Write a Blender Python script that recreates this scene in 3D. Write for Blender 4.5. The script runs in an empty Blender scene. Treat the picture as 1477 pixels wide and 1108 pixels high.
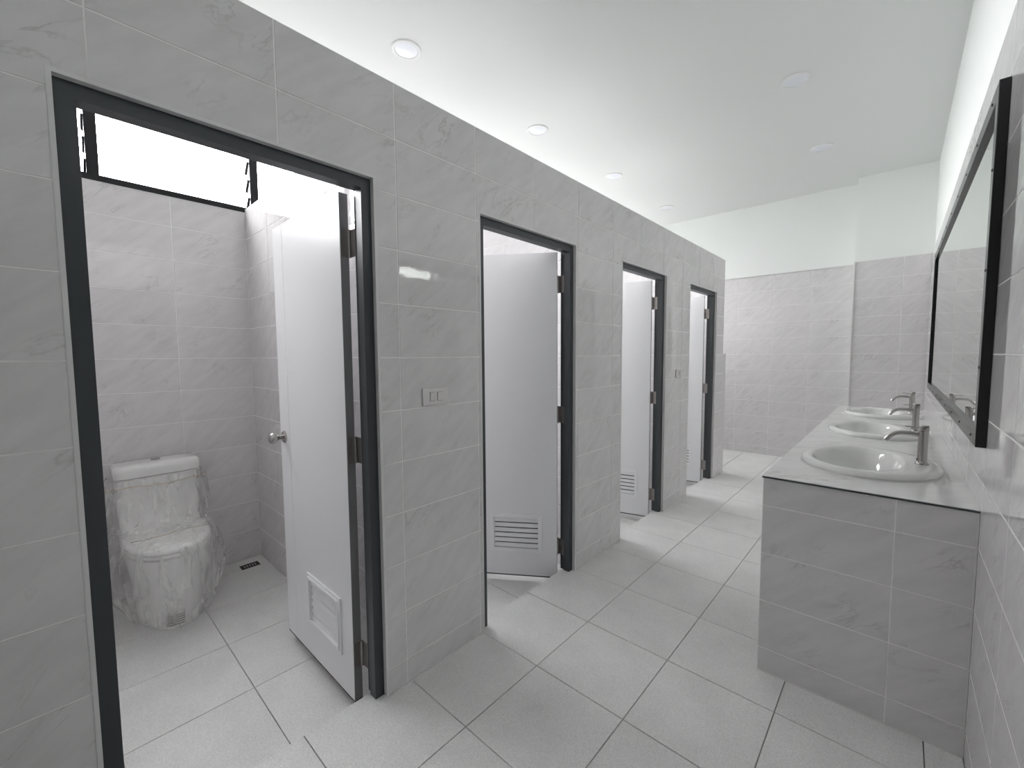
import bpy, bmesh, math, random
from mathutils import Vector, Matrix, noise as mnoise

random.seed(7)
S = bpy.context.scene
COL = S.collection
PI = math.pi

# ------------------------------------------------------------------ camera
cam_data = bpy.data.cameras.new('camera')
cam = bpy.data.objects.new('camera', cam_data)
COL.objects.link(cam)
YAW, PITCH, ROLL, FPX = -0.7394, -0.0673, -0.0064, 611.35
fw = Vector((math.sin(YAW) * math.cos(PITCH), math.cos(YAW) * math.cos(PITCH), math.sin(PITCH)))
rt = Vector((math.cos(YAW), -math.sin(YAW), 0.0))
up = rt.cross(fw)
r2 = rt * math.cos(ROLL) + up * math.sin(ROLL)
u2 = up * math.cos(ROLL) - rt * math.sin(ROLL)
M = Matrix((r2, u2, -fw)).transposed().to_4x4()
M.translation = Vector((1.4411, -0.185, 1.3428))
cam.matrix_world = M
cam_data.sensor_fit = 'HORIZONTAL'
cam_data.sensor_width = 36.0
cam_data.lens = FPX / 1477.0 * 36.0
cam_data.clip_start = 0.02
S.camera = cam

# ------------------------------------------------------------------ sky, exposure
world = bpy.data.worlds.new('overcast_sky')
S.world = world
world.use_nodes = True
bg = world.node_tree.nodes['Background']
bg.inputs['Color'].default_value = (0.985, 0.975, 1.0, 1.0)
# overcast sky: brighter towards the zenith than at the horizon
wn_ = world.node_tree
wtc = wn_.nodes.new('ShaderNodeTexCoord')
wsx = wn_.nodes.new('ShaderNodeSeparateXYZ')
wmx = wn_.nodes.new('ShaderNodeMath'); wmx.operation = 'MAXIMUM'; wmx.inputs[1].default_value = 0.0
wml = wn_.nodes.new('ShaderNodeMath'); wml.operation = 'MULTIPLY_ADD'
wml.inputs[1].default_value = 22.0
wml.inputs[2].default_value = 22.0
wn_.links.new(wtc.outputs['Generated'], wsx.inputs[0])
wn_.links.new(wsx.outputs['Z'], wmx.inputs[0])
wn_.links.new(wmx.outputs[0], wml.inputs[0])
wn_.links.new(wml.outputs[0], bg.inputs['Strength'])
S.view_settings.view_transform = 'Standard'
S.view_settings.look = 'None'
S.view_settings.exposure = 0.0
S.view_settings.gamma = 1.0
S.view_settings.use_curve_mapping = False
S.cycles.max_bounces = 14
S.cycles.diffuse_bounces = 12
S.cycles.glossy_bounces = 6
S.cycles.transparent_max_bounces = 16
S.cycles.use_denoising = True
S.cycles.sample_clamp_indirect = 12.0

# ------------------------------------------------------------------ main dimensions (metres)
H = 2.365          # tiled height
CE = 3.28          # ceiling
WR = 1.653         # right wall, tile face
WP = 1.667         # right wall, painted face
YF = 6.20          # far wall
YP = 6.00          # pilaster face
XB = -1.96         # outer wall behind the stalls
YEND = 4.865       # end of the stall partition
SF = -0.10         # stall floor level
YN = -4.20         # wall behind the viewpoint
Z0, ZP = 0.101, 0.206
DOORS = [(-0.1525, 0.661, 90.0), (1.1759, 1.9756, 56.0), (2.5322, 3.3114, 75.0), (3.827, 4.615, 82.0)]
DIVS = [(-0.53, -0.43), (0.80, 0.90), (2.13, 2.23), (3.46, 3.56), (4.79, YEND)]
MULL = [-0.765 + 0.815 * k for k in range(9)] + [6.16]
WZ0, WZ1 = 2.345, 2.99

# portals: the window openings, to guide sky light (they emit nothing themselves)
pl = bpy.data.lights.new('window_portal', 'AREA')
pl.shape = 'RECTANGLE'
pl.size = WZ1 - WZ0
pl.size_y = MULL[-1] - MULL[0]
pl.cycles.is_portal = True
po = bpy.data.objects.new('window_portal', pl)
COL.objects.link(po)
po.location = (XB - 0.06, (MULL[0] + MULL[-1]) / 2, (WZ0 + WZ1) / 2)
po.rotation_euler = (0, -PI / 2, 0)

# ------------------------------------------------------------------ materials
def new_mat(name):
    m = bpy.data.materials.new(name)
    m.use_nodes = True
    return m, m.node_tree, m.node_tree.nodes['Principled BSDF']

def simple(name, col, rough=0.5, metal=0.0, spec=0.5, coat=0.0, bump=None):
    m, nt, b = new_mat(name)
    b.inputs['Base Color'].default_value = (*col, 1)
    b.inputs['Roughness'].default_value = rough
    b.inputs['Metallic'].default_value = metal
    b.inputs['Specular IOR Level'].default_value = spec
    b.inputs['Coat Weight'].default_value = coat
    b.inputs['Coat Roughness'].default_value = 0.05
    tc = nt.nodes.new('ShaderNodeTexCoord')
    n = nt.nodes.new('ShaderNodeTexNoise')
    sc, st, dist = bump or (40.0, 0.03, 0.001)
    n.inputs['Scale'].default_value = sc
    n.inputs['Detail'].default_value = 4
    nt.links.new(tc.outputs['Object'], n.inputs['Vector'])
    bp = nt.nodes.new('ShaderNodeBump')
    bp.inputs['Strength'].default_value = st
    bp.inputs['Distance'].default_value = dist
    nt.links.new(n.outputs['Fac'], bp.inputs['Height'])
    nt.links.new(bp.outputs['Normal'], b.inputs['Normal'])
    return m

def ramp(nt, stops):
    r = nt.nodes.new('ShaderNodeValToRGB')
    el = r.color_ramp.elements
    while len(el) < len(stops):
        el.new(0.5)
    for e, (p, c) in zip(el, stops):
        e.position = p
        e.color = (*c, 1)
    return r

def marble(name, base, vein, rough, vscale=1.0, strength=1.0, wav=0.10):
    m, nt, b = new_mat(name)
    N, L = nt.nodes, nt.links
    tc = N.new('ShaderNodeTexCoord')
    oi = N.new('ShaderNodeObjectInfo')
    mul = N.new('ShaderNodeMath'); mul.operation = 'MULTIPLY'; mul.inputs[1].default_value = 57.0
    L.new(oi.outputs['Random'], mul.inputs[0])
    cx = N.new('ShaderNodeCombineXYZ')
    L.new(mul.outputs[0], cx.inputs['X']); L.new(mul.outputs[0], cx.inputs['Z'])
    ad = N.new('ShaderNodeVectorMath'); ad.operation = 'ADD'
    L.new(tc.outputs['Object'], ad.inputs[0]); L.new(cx.outputs[0], ad.inputs[1])
    rot = N.new('ShaderNodeMapping')
    rot.inputs['Rotation'].default_value = (0, 0, math.radians(-40))
    L.new(ad.outputs[0], rot.inputs['Vector'])
    mp = N.new('ShaderNodeMapping')
    mp.inputs['Scale'].default_value = (2.6 * vscale, 9.5 * vscale, 4.0 * vscale)
    L.new(rot.outputs[0], mp.inputs['Vector'])
    n1 = N.new('ShaderNodeTexNoise')
    n1.inputs['Scale'].default_value = 1.15
    n1.inputs['Detail'].default_value = 7
    n1.inputs['Roughness'].default_value = 0.62
    n1.inputs['Distortion'].default_value = 0.55
    L.new(mp.outputs[0], n1.inputs['Vector'])
    # thin ridge where the noise crosses the middle
    sb = N.new('ShaderNodeMath'); sb.operation = 'SUBTRACT'; sb.inputs[1].default_value = 0.5
    ab = N.new('ShaderNodeMath'); ab.operation = 'ABSOLUTE'
    L.new(n1.outputs['Fac'], sb.inputs[0]); L.new(sb.outputs[0], ab.inputs[0])
    rv = ramp(nt, [(0.0, (1, 1, 1)), (0.006, (0.55, 0.55, 0.55)), (0.024, (0, 0, 0))])
    L.new(ab.outputs[0], rv.inputs['Fac'])
    # patches that decide where the veins show
    n2 = N.new('ShaderNodeTexNoise')
    n2.inputs['Scale'].default_value = 4.5
    n2.inputs['Detail'].default_value = 3
    L.new(ad.outputs[0], n2.inputs['Vector'])
    rp = ramp(nt, [(0.48, (0, 0, 0)), (0.68, (1, 1, 1))])
    L.new(n2.outputs['Fac'], rp.inputs['Fac'])
    mm = N.new('ShaderNodeMath'); mm.operation = 'MULTIPLY'
    L.new(rv.outputs['Color'], mm.inputs[0]); L.new(rp.outputs['Color'], mm.inputs[1])
    m2 = N.new('ShaderNodeMath'); m2.operation = 'MULTIPLY'; m2.inputs[1].default_value = strength
    L.new(mm.outputs[0], m2.inputs[0])
    # soft cloudy tone
    n3 = N.new('ShaderNodeTexNoise')
    n3.inputs['Scale'].default_value = 2.6
    n3.inputs['Detail'].default_value = 5
    L.new(mp.outputs[0], n3.inputs['Vector'])
    lo = tuple(c * 0.95 for c in base)
    hi = tuple(min(1, c * 1.03) for c in base)
    rc = ramp(nt, [(0.35, lo), (0.65, hi)])
    L.new(n3.outputs['Fac'], rc.inputs['Fac'])
    mx = N.new('ShaderNodeMix'); mx.data_type = 'RGBA'
    L.new(m2.outputs[0], mx.inputs['Factor'])
    L.new(rc.outputs['Color'], mx.inputs[6])
    mx.inputs[7].default_value = (*vein, 1)
    L.new(mx.outputs[2], b.inputs['Base Color'])
    b.inputs['Roughness'].default_value = rough
    # gentle glaze waviness
    n4 = N.new('ShaderNodeTexNoise')
    n4.inputs['Scale'].default_value = 26.0
    n4.inputs['Detail'].default_value = 3
    L.new(ad.outputs[0], n4.inputs['Vector'])
    bp = N.new('ShaderNodeBump')
    bp.inputs['Strength'].default_value = wav
    bp.inputs['Distance'].default_value = 0.0018
    L.new(n4.outputs['Fac'], bp.inputs['Height'])
    L.new(bp.outputs['Normal'], b.inputs['Normal'])
    return m

def floor_stone(name, base):
    m, nt, b = new_mat(name)
    N, L = nt.nodes, nt.links
    tc = N.new('ShaderNodeTexCoord')
    oi = N.new('ShaderNodeObjectInfo')
    mul = N.new('ShaderNodeMath'); mul.operation = 'MULTIPLY'; mul.inputs[1].default_value = 91.0
    L.new(oi.outputs['Random'], mul.inputs[0])
    cx = N.new('ShaderNodeCombineXYZ')
    L.new(mul.outputs[0], cx.inputs['X']); L.new(mul.outputs[0], cx.inputs['Y'])
    ad = N.new('ShaderNodeVectorMath'); ad.operation = 'ADD'
    L.new(tc.outputs['Object'], ad.inputs[0]); L.new(cx.outputs[0], ad.inputs[1])
    n1 = N.new('ShaderNodeTexNoise'); n1.inputs['Scale'].default_value = 260; n1.inputs['Detail'].default_value = 3
    n2 = N.new('ShaderNodeTexNoise'); n2.inputs['Scale'].default_value = 5; n2.inputs['Detail'].default_value = 5
    L.new(ad.outputs[0], n1.inputs['Vector']); L.new(ad.outputs[0], n2.inputs['Vector'])
    r1 = ramp(nt, [(0.3, tuple(c * 0.86 for c in base)), (0.7, tuple(c * 1.12 for c in base))])
    L.new(n1.outputs['Fac'], r1.inputs['Fac'])
    r2_ = ramp(nt, [(0.35, (0.93, 0.93, 0.93)), (0.65, (1.0, 1.0, 1.0))])
    L.new(n2.outputs['Fac'], r2_.inputs['Fac'])
    mx = N.new('ShaderNodeMix'); mx.data_type = 'RGBA'; mx.blend_type = 'MULTIPLY'
    mx.inputs['Factor'].default_value = 1.0
    L.new(r1.outputs['Color'], mx.inputs[6]); L.new(r2_.outputs['Color'], mx.inputs[7])
    L.new(mx.outputs[2], b.inputs['Base Color'])
    b.inputs['Roughness'].default_value = 0.42
    n3 = N.new('ShaderNodeTexNoise'); n3.inputs['Scale'].default_value = 95; n3.inputs['Detail'].default_value = 5
    L.new(ad.outputs[0], n3.inputs['Vector'])
    bp = N.new('ShaderNodeBump'); bp.inputs['Strength'].default_value = 0.35; bp.inputs['Distance'].default_value = 0.0015
    L.new(n3.outputs['Fac'], bp.inputs['Height'])
    L.new(bp.outputs['Normal'], b.inputs['Normal'])
    return m

MT = {}
MT['tile'] = marble('glazed_marble_tile', (0.715, 0.70, 0.705), (0.42, 0.41, 0.40), 0.022, strength=0.65)
MT['counter'] = marble('polished_counter_stone', (0.78, 0.785, 0.775), (0.42, 0.41, 0.40), 0.07, vscale=0.6, strength=0.8, wav=0.02)
MT['grout'] = simple('pale_grout', (0.90, 0.89, 0.885), 0.8)
MT['floor'] = floor_stone('grained_floor_tile', (0.79, 0.785, 0.78))
MT['floor_grout'] = simple('grey_floor_grout', (0.40, 0.40, 0.40), 0.85)
MT['paint'] = simple('white_wall_paint', (0.85, 0.875, 0.855), 0.75, bump=(90.0, 0.06, 0.001))
MT['ceil'] = simple('white_ceiling_paint', (0.78, 0.795, 0.785), 0.85, bump=(90.0, 0.05, 0.001))
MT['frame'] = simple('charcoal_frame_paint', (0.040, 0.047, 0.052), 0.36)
MT['pvc'] = simple('pale_door_laminate', (0.83, 0.83, 0.85), 0.30, bump=(60.0, 0.02, 0.001))
MT['pvc_white'] = simple('white_moulded_plastic', (0.86, 0.86, 0.88), 0.35)
MT['dark'] = simple('dark_matte', (0.03, 0.03, 0.032), 0.6)
MT['edge'] = simple('grey_edge_band', (0.34, 0.34, 0.35), 0.35, metal=0.5)
MT['steel'] = simple('brushed_steel', (0.46, 0.44, 0.43), 0.26, metal=1.0, bump=(300.0, 0.05, 0.0005))
MT['hinge'] = simple('dull_hinge_steel', (0.36, 0.34, 0.33), 0.35, metal=1.0)
MT['ceramic'] = simple('white_glazed_ceramic', (0.80, 0.80, 0.79), 0.06, coat=0.3, bump=(8.0, 0.01, 0.001))
MT['mirror'] = simple('silvered_mirror', (0.80, 0.84, 0.80), 0.0, metal=1.0, bump=(1.0, 0.0, 0.0001))
MT['black'] = simple('black_anodised_metal', (0.012, 0.012, 0.014), 0.22)
MT['trim'] = simple('white_tile_trim', (0.72, 0.71, 0.71), 0.4)
MT['lamp'] = simple('opal_acrylic_diffuser', (0.84, 0.87, 0.92), 0.25)
MT['lamp_ring'] = simple('white_lamp_ring', (0.78, 0.79, 0.79), 0.4)
MT['drain'] = simple('tarnished_drain_metal', (0.06, 0.045, 0.045), 0.4, metal=0.7)
MT['paper'] = simple('sticker_paper', (0.70, 0.69, 0.68), 0.6)
MT['ink'] = simple('printed_ink', (0.10, 0.08, 0.075), 0.7)
MT['tape'] = simple('beige_tape', (0.52, 0.44, 0.33), 0.5)
MT['switch'] = simple('white_switch_plastic', (0.72, 0.70, 0.70), 0.35)
MT['shade'] = simple('dark_louvre_shade', (0.05, 0.05, 0.055), 0.6)  # near-black, painted shade for the gaps between louvre slats
MT['hose'] = simple('braided_hose', (0.35, 0.35, 0.36), 0.4, metal=0.5)
MT['ground'] = simple('pale_concrete_ground', (0.18, 0.18, 0.175), 0.9)
MT['wallcore'] = simple('plain_glazed_wall', (0.70, 0.69, 0.69), 0.2)

# clear window glass
m, nt, b = new_mat('clear_louvre_glass')
nt.nodes.remove(b)
out = nt.nodes['Material Output']
tr = nt.nodes.new('ShaderNodeBsdfTransparent'); tr.inputs[0].default_value = (0.95, 0.955, 0.95, 1)
gl = nt.nodes.new('ShaderNodeBsdfGlossy'); gl.inputs['Roughness'].default_value = 0.03
fr = nt.nodes.new('ShaderNodeFresnel'); fr.inputs['IOR'].default_value = 1.45
mx = nt.nodes.new('ShaderNodeMixShader')
nt.links.new(fr.outputs[0], mx.inputs[0]); nt.links.new(tr.outputs[0], mx.inputs[1]); nt.links.new(gl.outputs[0], mx.inputs[2])
nt.links.new(mx.outputs[0], out.inputs['Surface'])
MT['glass'] = m

# milky protective film
m, nt, b = new_mat('milky_plastic_film')
N, L = nt.nodes, nt.links
N.remove(b)
out = N['Material Output']
tc = N.new('ShaderNodeTexCoord')
nz = N.new('ShaderNodeTexNoise'); nz.inputs['Scale'].default_value = 10; nz.inputs['Detail'].default_value = 2.0; nz.inputs['Distortion'].default_value = 0.4
fmp = N.new('ShaderNodeMapping'); fmp.inputs['Scale'].default_value = (1.6, 2.4, 0.55)
L.new(tc.outputs['Object'], fmp.inputs['Vector']); L.new(fmp.outputs[0], nz.inputs['Vector'])
bp = N.new('ShaderNodeBump'); bp.inputs['Strength'].default_value = 0.18; bp.inputs['Distance'].default_value = 0.006
L.new(nz.outputs['Fac'], bp.inputs['Height'])
tr = N.new('ShaderNodeBsdfTransparent'); tr.inputs[0].default_value = (0.99, 0.99, 0.99, 1)
df = N.new('ShaderNodeBsdfDiffuse'); df.inputs[0].default_value = (0.93, 0.93, 0.93, 1)
tl = N.new('ShaderNodeBsdfTranslucent'); tl.inputs[0].default_value = (0.95, 0.95, 0.95, 1)
gl = N.new('ShaderNodeBsdfGlossy'); gl.inputs['Roughness'].default_value = 0.32; gl.inputs[0].default_value = (0.9, 0.9, 0.9, 1)
for s in (df, tl, gl):
    L.new(bp.outputs['Normal'], s.inputs['Normal'])
a1 = N.new('ShaderNodeMixShader'); a1.inputs[0].default_value = 0.45
L.new(df.outputs[0], a1.inputs[1]); L.new(tl.outputs[0], a1.inputs[2])
a2 = N.new('ShaderNodeMixShader'); a2.inputs[0].default_value = 0.15
L.new(a1.outputs[0], a2.inputs[1]); L.new(gl.outputs[0], a2.inputs[2])
rp = ramp(nt, [(0.32, (0.19, 0.19, 0.19)), (0.55, (0.27, 0.27, 0.27)), (0.72, (0.46, 0.46, 0.46))])
L.new(nz.outputs['Fac'], rp.inputs['Fac'])
a3 = N.new('ShaderNodeMixShader')
L.new(rp.outputs['Color'], a3.inputs[0]); L.new(tr.outputs[0], a3.inputs[1]); L.new(a2.outputs[0], a3.inputs[2])
L.new(a3.outputs[0], out.inputs['Surface'])
MT['film'] = m

# ------------------------------------------------------------------ mesh helpers
def box(bm, x0, x1, y0, y1, z0, z1):
    v = [bm.verts.new(p) for p in ((x0, y0, z0), (x1, y0, z0), (x1, y1, z0), (x0, y1, z0),
                                   (x0, y0, z1), (x1, y0, z1), (x1, y1, z1), (x0, y1, z1))]
    for f in ((0, 3, 2, 1), (4, 5, 6, 7), (0, 1, 5, 4), (1, 2, 6, 5), (2, 3, 7, 6), (3, 0, 4, 7)):
        bm.faces.new([v[i] for i in f])
    return v

def bevel_box(bm, x0, x1, y0, y1, z0, z1, r, seg=2):
    v = box(bm, x0, x1, y0, y1, z0, z1)
    vs = set(v)
    e = [e for e in bm.edges if e.verts[0] in vs and e.verts[1] in vs]
    bmesh.ops.bevel(bm, geom=e, offset=r, segments=seg, affect='EDGES', profile=0.5)

def frame_axes(d):
    d = d.normalized()
    a = Vector((0, 0, 1)) if abs(d.z) < 0.9 else Vector((1, 0, 0))
    u = d.cross(a).normalized()
    return u, d.cross(u).normalized()

def cyl(bm, p0, p1, r0, r1=None, n=20, caps=True):
    p0, p1 = Vector(p0), Vector(p1)
    r1 = r0 if r1 is None else r1
    u, w = frame_axes(p1 - p0)
    a, c = [], []
    for i in range(n):
        t = 2 * PI * i / n
        d = u * math.cos(t) + w * math.sin(t)
        a.append(bm.verts.new(p0 + d * r0)); c.append(bm.verts.new(p1 + d * r1))
    for i in range(n):
        j = (i + 1) % n
        bm.faces.new((a[i], a[j], c[j], c[i]))
    if caps:
        bm.faces.new(a[::-1]); bm.faces.new(c)

def tube(bm, pts, r, n=14, caps=True):
    pts = [Vector(p) for p in pts]
    rings = []
    u = None
    for i, p in enumerate(pts):
        d = (pts[min(i + 1, len(pts) - 1)] - pts[max(i - 1, 0)]).normalized()
        if u is None:
            u, w = frame_axes(d)
        else:
            u = (u - d * u.dot(d)).normalized(); w = d.cross(u)
        rings.append([bm.verts.new(p + (u * math.cos(2 * PI * k / n) + w * math.sin(2 * PI * k / n)) * r) for k in range(n)])
    for a, c in zip(rings, rings[1:]):
        for k in range(n):
            j = (k + 1) % n
            bm.faces.new((a[k], a[j], c[j], c[k]))
    if caps:
        bm.faces.new(rings[0][::-1]); bm.faces.new(rings[-1])

def lathe(bm, prof, c, axis='z', n=40):
    """prof: list of (radius, height along axis); open surface of revolution"""
    c = Vector(c)
    rings = []
    for r, h in prof:
        ring = []
        for k in range(n):
            t = 2 * PI * k / n
            a, b_ = r * math.cos(t), r * math.sin(t)
            p = {'z': Vector((a, b_, h)), 'y': Vector((a, h, b_)), 'x': Vector((h, a, b_))}[axis]
            ring.append(bm.verts.new(c + p))
        rings.append(ring)
    for a, b_ in zip(rings, rings[1:]):
        for k in range(n):
            j = (k + 1) % n
            bm.faces.new((a[k], a[j], b_[j], b_[k]))
    for ring in (rings[0], rings[-1]):
        if len(set((round(v.co.x, 6), round(v.co.y, 6), round(v.co.z, 6)) for v in ring)) > 2:
            bm.faces.new(ring)

def loft(bm, rings, close=True, cap0=True, cap1=True):
    vr = [[bm.verts.new(p) for p in r] for r in rings]
    for a, c in zip(vr, vr[1:]):
        n = len(a)
        for k in range(n if close else n - 1):
            j = (k + 1) % n
            bm.faces.new((a[k], a[j], c[j], c[k]))
    if close and cap0: bm.faces.new(vr[0][::-1])
    if close and cap1: bm.faces.new(vr[-1])
    return vr

def mesh_obj(name, bm, mat, parent=None, smooth=False, loc=None, auto=None):
    bmesh.ops.recalc_face_normals(bm, faces=bm.faces)
    me = bpy.data.meshes.new(name)
    bm.to_mesh(me); bm.free()
    me.materials.append(MT[mat] if isinstance(mat, str) else mat)
    if smooth:
        for p in me.polygons: p.use_smooth = True
        if auto is not None:
            me.set_sharp_from_angle(angle=math.radians(auto))
    o = bpy.data.objects.new(name, me)
    COL.objects.link(o)
    if parent: o.parent = parent
    if loc is not None: o.location = loc
    return o

def tag(o, label=None, cat=None, group=None, kind=None):
    if label: o['label'] = label
    if cat: o['category'] = cat
    if group: o['group'] = group
    if kind: o['kind'] = kind
    return o

def empty(name, loc, rz=0.0, parent=None):
    o = bpy.data.objects.new(name, None)
    o.empty_display_size = 0.1
    COL.objects.link(o)
    o.location = loc
    o.rotation_euler = (0, 0, rz)
    if parent: o.parent = parent
    return o

def struct(name, boxes, mat, label, cat):
    bm = bmesh.new()
    for bb in boxes: box(bm, *bb)
    o = mesh_obj(name, bm, mat)
    return tag(o, label, cat, kind='structure')

# --- tiles -----------------------------------------------------------
TILE_CACHE = {}
def rect_tile_mesh(w, h, t, mat):
    key = (round(w, 3), round(h, 3), round(t, 4), mat)
    if key in TILE_CACHE: return TILE_CACHE[key]
    bm = bmesh.new()
    a, c, ch = w / 2, h / 2, 0.0009
    v0 = [bm.verts.new(p) for p in ((-a, -c, 0), (a, -c, 0), (a, c, 0), (-a, c, 0))]
    v1 = [bm.verts.new(p) for p in ((-a, -c, t - ch), (a, -c, t - ch), (a, c, t - ch), (-a, c, t - ch))]
    v2 = [bm.verts.new(p) for p in ((-a + ch, -c + ch, t), (a - ch, -c + ch, t), (a - ch, c - ch, t), (-a + ch, c - ch, t))]
    for p, q in ((v0, v1), (v1, v2)):
        for i in range(4):
            j = (i + 1) % 4
            bm.faces.new((p[i], p[j], q[j], q[i]))
    bm.faces.new(v2)
    me = bpy.data.meshes.new('tile')
    bm.to_mesh(me); bm.free()
    me.materials.append(MT[mat])
    TILE_CACHE[key] = me
    return me

def cut_tile_mesh(us, vs, keep, t, mat):
    """rectilinear piece made of the kept sub-cells, centred on its own cell"""
    bm = bmesh.new()
    vc = {}
    def V(u, v, z):
        k = (round(u, 5), round(v, 5), z)
        if k not in vc: vc[k] = bm.verts.new((u, v, z))
        return vc[k]
    nu, nv = len(us) - 1, len(vs) - 1
    for i in range(nu):
        for j in range(nv):
            if not keep[i][j]: continue
            u0, u1, v0, v1 = us[i], us[i + 1], vs[j], vs[j + 1]
            bm.faces.new((V(u0, v0, t), V(u1, v0, t), V(u1, v1, t), V(u0, v1, t)))
            for di, dj, p, q in ((-1, 0, (u0, v1), (u0, v0)), (1, 0, (u1, v0), (u1, v1)), (0, -1, (u0, v0), (u1, v0)), (0, 1, (u1, v1), (u0, v1))):
                ii, jj = i + di, j + dj
                if 0 <= ii < nu and 0 <= jj < nv and keep[ii][jj]: continue
                bm.faces.new((V(*p, 0), V(*q, 0), V(*q, t), V(*p, t)))
    me = bpy.data.meshes.new('tile')
    bm.to_mesh(me); bm.free()
    me.materials.append(MT[mat])
    return me

def tile_plane(parent, name, P0, U, Vv, ucuts, vcuts, mat, t=0.0016, gap=0.0042, holes=()):
    """tiles on the plane P0 + u*U + v*V, growing along U x V by t"""
    U, Vv = Vector(U), Vector(Vv)
    Nn = U.cross(Vv)
    R = Matrix((U, Vv, Nn)).transposed().to_4x4()
    for i in range(len(ucuts) - 1):
        for j in range(len(vcuts) - 1):
            u0, u1, v0, v1 = ucuts[i] + gap / 2, ucuts[i + 1] - gap / 2, vcuts[j] + gap / 2, vcuts[j + 1] - gap / 2
            if u1 - u0 < 0.004 or v1 - v0 < 0.004: continue
            hit = [h for h in holes if h[0] < u1 - 1e-4 and h[1] > u0 + 1e-4 and h[2] < v1 - 1e-4 and h[3] > v0 + 1e-4]
            uc, vcn = (u0 + u1) / 2, (v0 + v1) / 2
            if not hit:
                me = rect_tile_mesh(u1 - u0, v1 - v0, t, mat)
            else:
                us = sorted({u0, u1, *[min(max(h[k], u0), u1) for h in hit for k in (0, 1)]})
                vs = sorted({v0, v1, *[min(max(h[k], v0), v1) for h in hit for k in (2, 3)]})
                us = [a for k, a in enumerate(us) if k == 0 or a - us[k - 1] > 1e-4]
                vs = [a for k, a in enumerate(vs) if k == 0 or a - vs[k - 1] > 1e-4]
                keep = [[not any(h[0] < (us[a] + us[a + 1]) / 2 < h[1] and h[2] < (vs[c] + vs[c + 1]) / 2 < h[3] for h in hit)
                         for c in range(len(vs) - 1)] for a in range(len(us) - 1)]
                if not any(any(k) for k in keep): continue
                me = cut_tile_mesh([a - uc for a in us], [c - vcn for c in vs], keep, t, mat)
            o = bpy.data.objects.new(name, me)
            COL.objects.link(o)
            o.parent = parent
            Mx = R.copy()
            Mx.translation = Vector(P0) + U * uc + Vv * vcn
            o.matrix_local = Mx

def cuts(a, b_, start, step):
    k0 = math.ceil((a - start) / step - 1e-6)
    out = [a]
    k = k0
    while start + k * step < b_ - 1e-4:
        x = start + k * step
        if x > a + 1e-4: out.append(x)
        k += 1
    out.append(b_)
    # merge slivers
    if len(out) > 2 and out[1] - out[0] < 0.02: out.pop(1)
    if len(out) > 2 and out[-1] - out[-2] < 0.02: out.pop(-2)
    return out

ROWS = cuts(0.0, H, Z0, ZP)
ROWS_S = cuts(SF, H, Z0, ZP)
T = 0.0016

# ------------------------------------------------------------------ shell
flo = struct('floor', [(-0.07, WP + 0.1, YN - 0.1, YF + 0.1, -0.30, -0.009),
                       (XB - 0.1, -0.07, YEND, YF + 0.1, -0.30, -0.009), (XB - 0.1, -0.07, YN - 0.1, DIVS[0][0], -0.30, -0.009)],
             'floor_grout', 'grained pale grey tiled floor of the washroom corridor', 'floor')
tile_plane(flo, 'floor_tile', (0, 0, -0.009), (1, 0, 0), (0, 1, 0),
           cuts(-0.07, WR, -0.0735, 0.4075), cuts(-0.05, YF - T, -0.049, 0.4085), 'floor', t=0.009, gap=0.0036,
           holes=[(-0.108, 0.0, 0.661, 1.1759), (-0.108, 0.0, 1.9756, 2.5322), (-0.108, 0.0, 3.3114, 3.827), (-0.108, 0.0, 4.615, YEND)])
tile_plane(flo, 'floor_tile', (0, 0, -0.009), (1, 0, 0), (0, 1, 0),
           cuts(XB, -0.0735, -0.0735, 0.4075), cuts(YEND + 0.1, YF - T, -0.049, 0.4085), 'floor', t=0.009, gap=0.0036)

stall_names = ['door standing wide open', 'louvred door half open', 'third door', 'last door']
stall_lab = ['sunken tiled floor of the stall with the wrapped toilet',
             'sunken tiled floor behind the half open second door',
             'sunken tiled floor behind the third door',
             'sunken tiled floor behind the last door of the row']
stalls = []
for i in range(4):
    y0, y1 = DIVS[i][1], DIVS[i + 1][0]
    f = struct('floor_stall', [(XB, -0.0705, y0, y1, -0.30, SF - 0.009)], 'floor_grout', stall_lab[i], 'floor')
    stalls.append(f)
    tile_plane(f, 'floor_tile', (0, 0, SF - 0.009), (1, 0, 0), (0, 1, 0),
               cuts(XB + T, -0.071, -0.995, 0.41), cuts(y0 + T, y1 - T, 0.352, 0.428), 'floor', t=0.009, gap=0.0036)

ceil = struct('ceiling', [(XB - 0.1, WP + 0.1, YN - 0.1, YF + 0.1, CE, CE + 0.15)], 'ceil',
              'plain white painted ceiling above the stalls and basins', 'ceiling')

# partition with the four doorways
boxes = []
ys = [YN] + [v for d in DOORS for v in d[:2]] + [YEND]
for k in range(0, len(ys), 2):
    boxes.append((-0.088, -T, ys[k], ys[k + 1], -0.30, H))
for d in DOORS:
    boxes.append((-0.088, -T, d[0], d[1], 2.0, H))
wl = struct('wall_left', boxes, 'grout', 'marble tiled partition wall with the four stall doorways', 'wall')
tile_plane(wl, 'tile', (-T, 0, 0), (0, 1, 0), (0, 0, 1), cuts(-1.3, YEND, -0.0815, 0.4145), ROWS, 'tile',
           holes=[(d[0] - 0.0005, d[1] + 0.0005, -1, 2.0005) for d in DOORS])
# end face of the partition and the half-height wall against it
tile_plane(wl, 'tile', (0, YEND, 0), (-1, 0, 0), (0, 0, 1), [0.0, 0.088], [1.345, 1.543, 1.749, 1.955, 2.161, H], 'tile', t=0.004)
lw = struct('wall_low', [(XB, 0.0, YEND, YEND + 0.10, -0.009, 1.345)], 'wallcore',
            'half height tiled wall butting against the end of the partition', 'wall')

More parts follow.
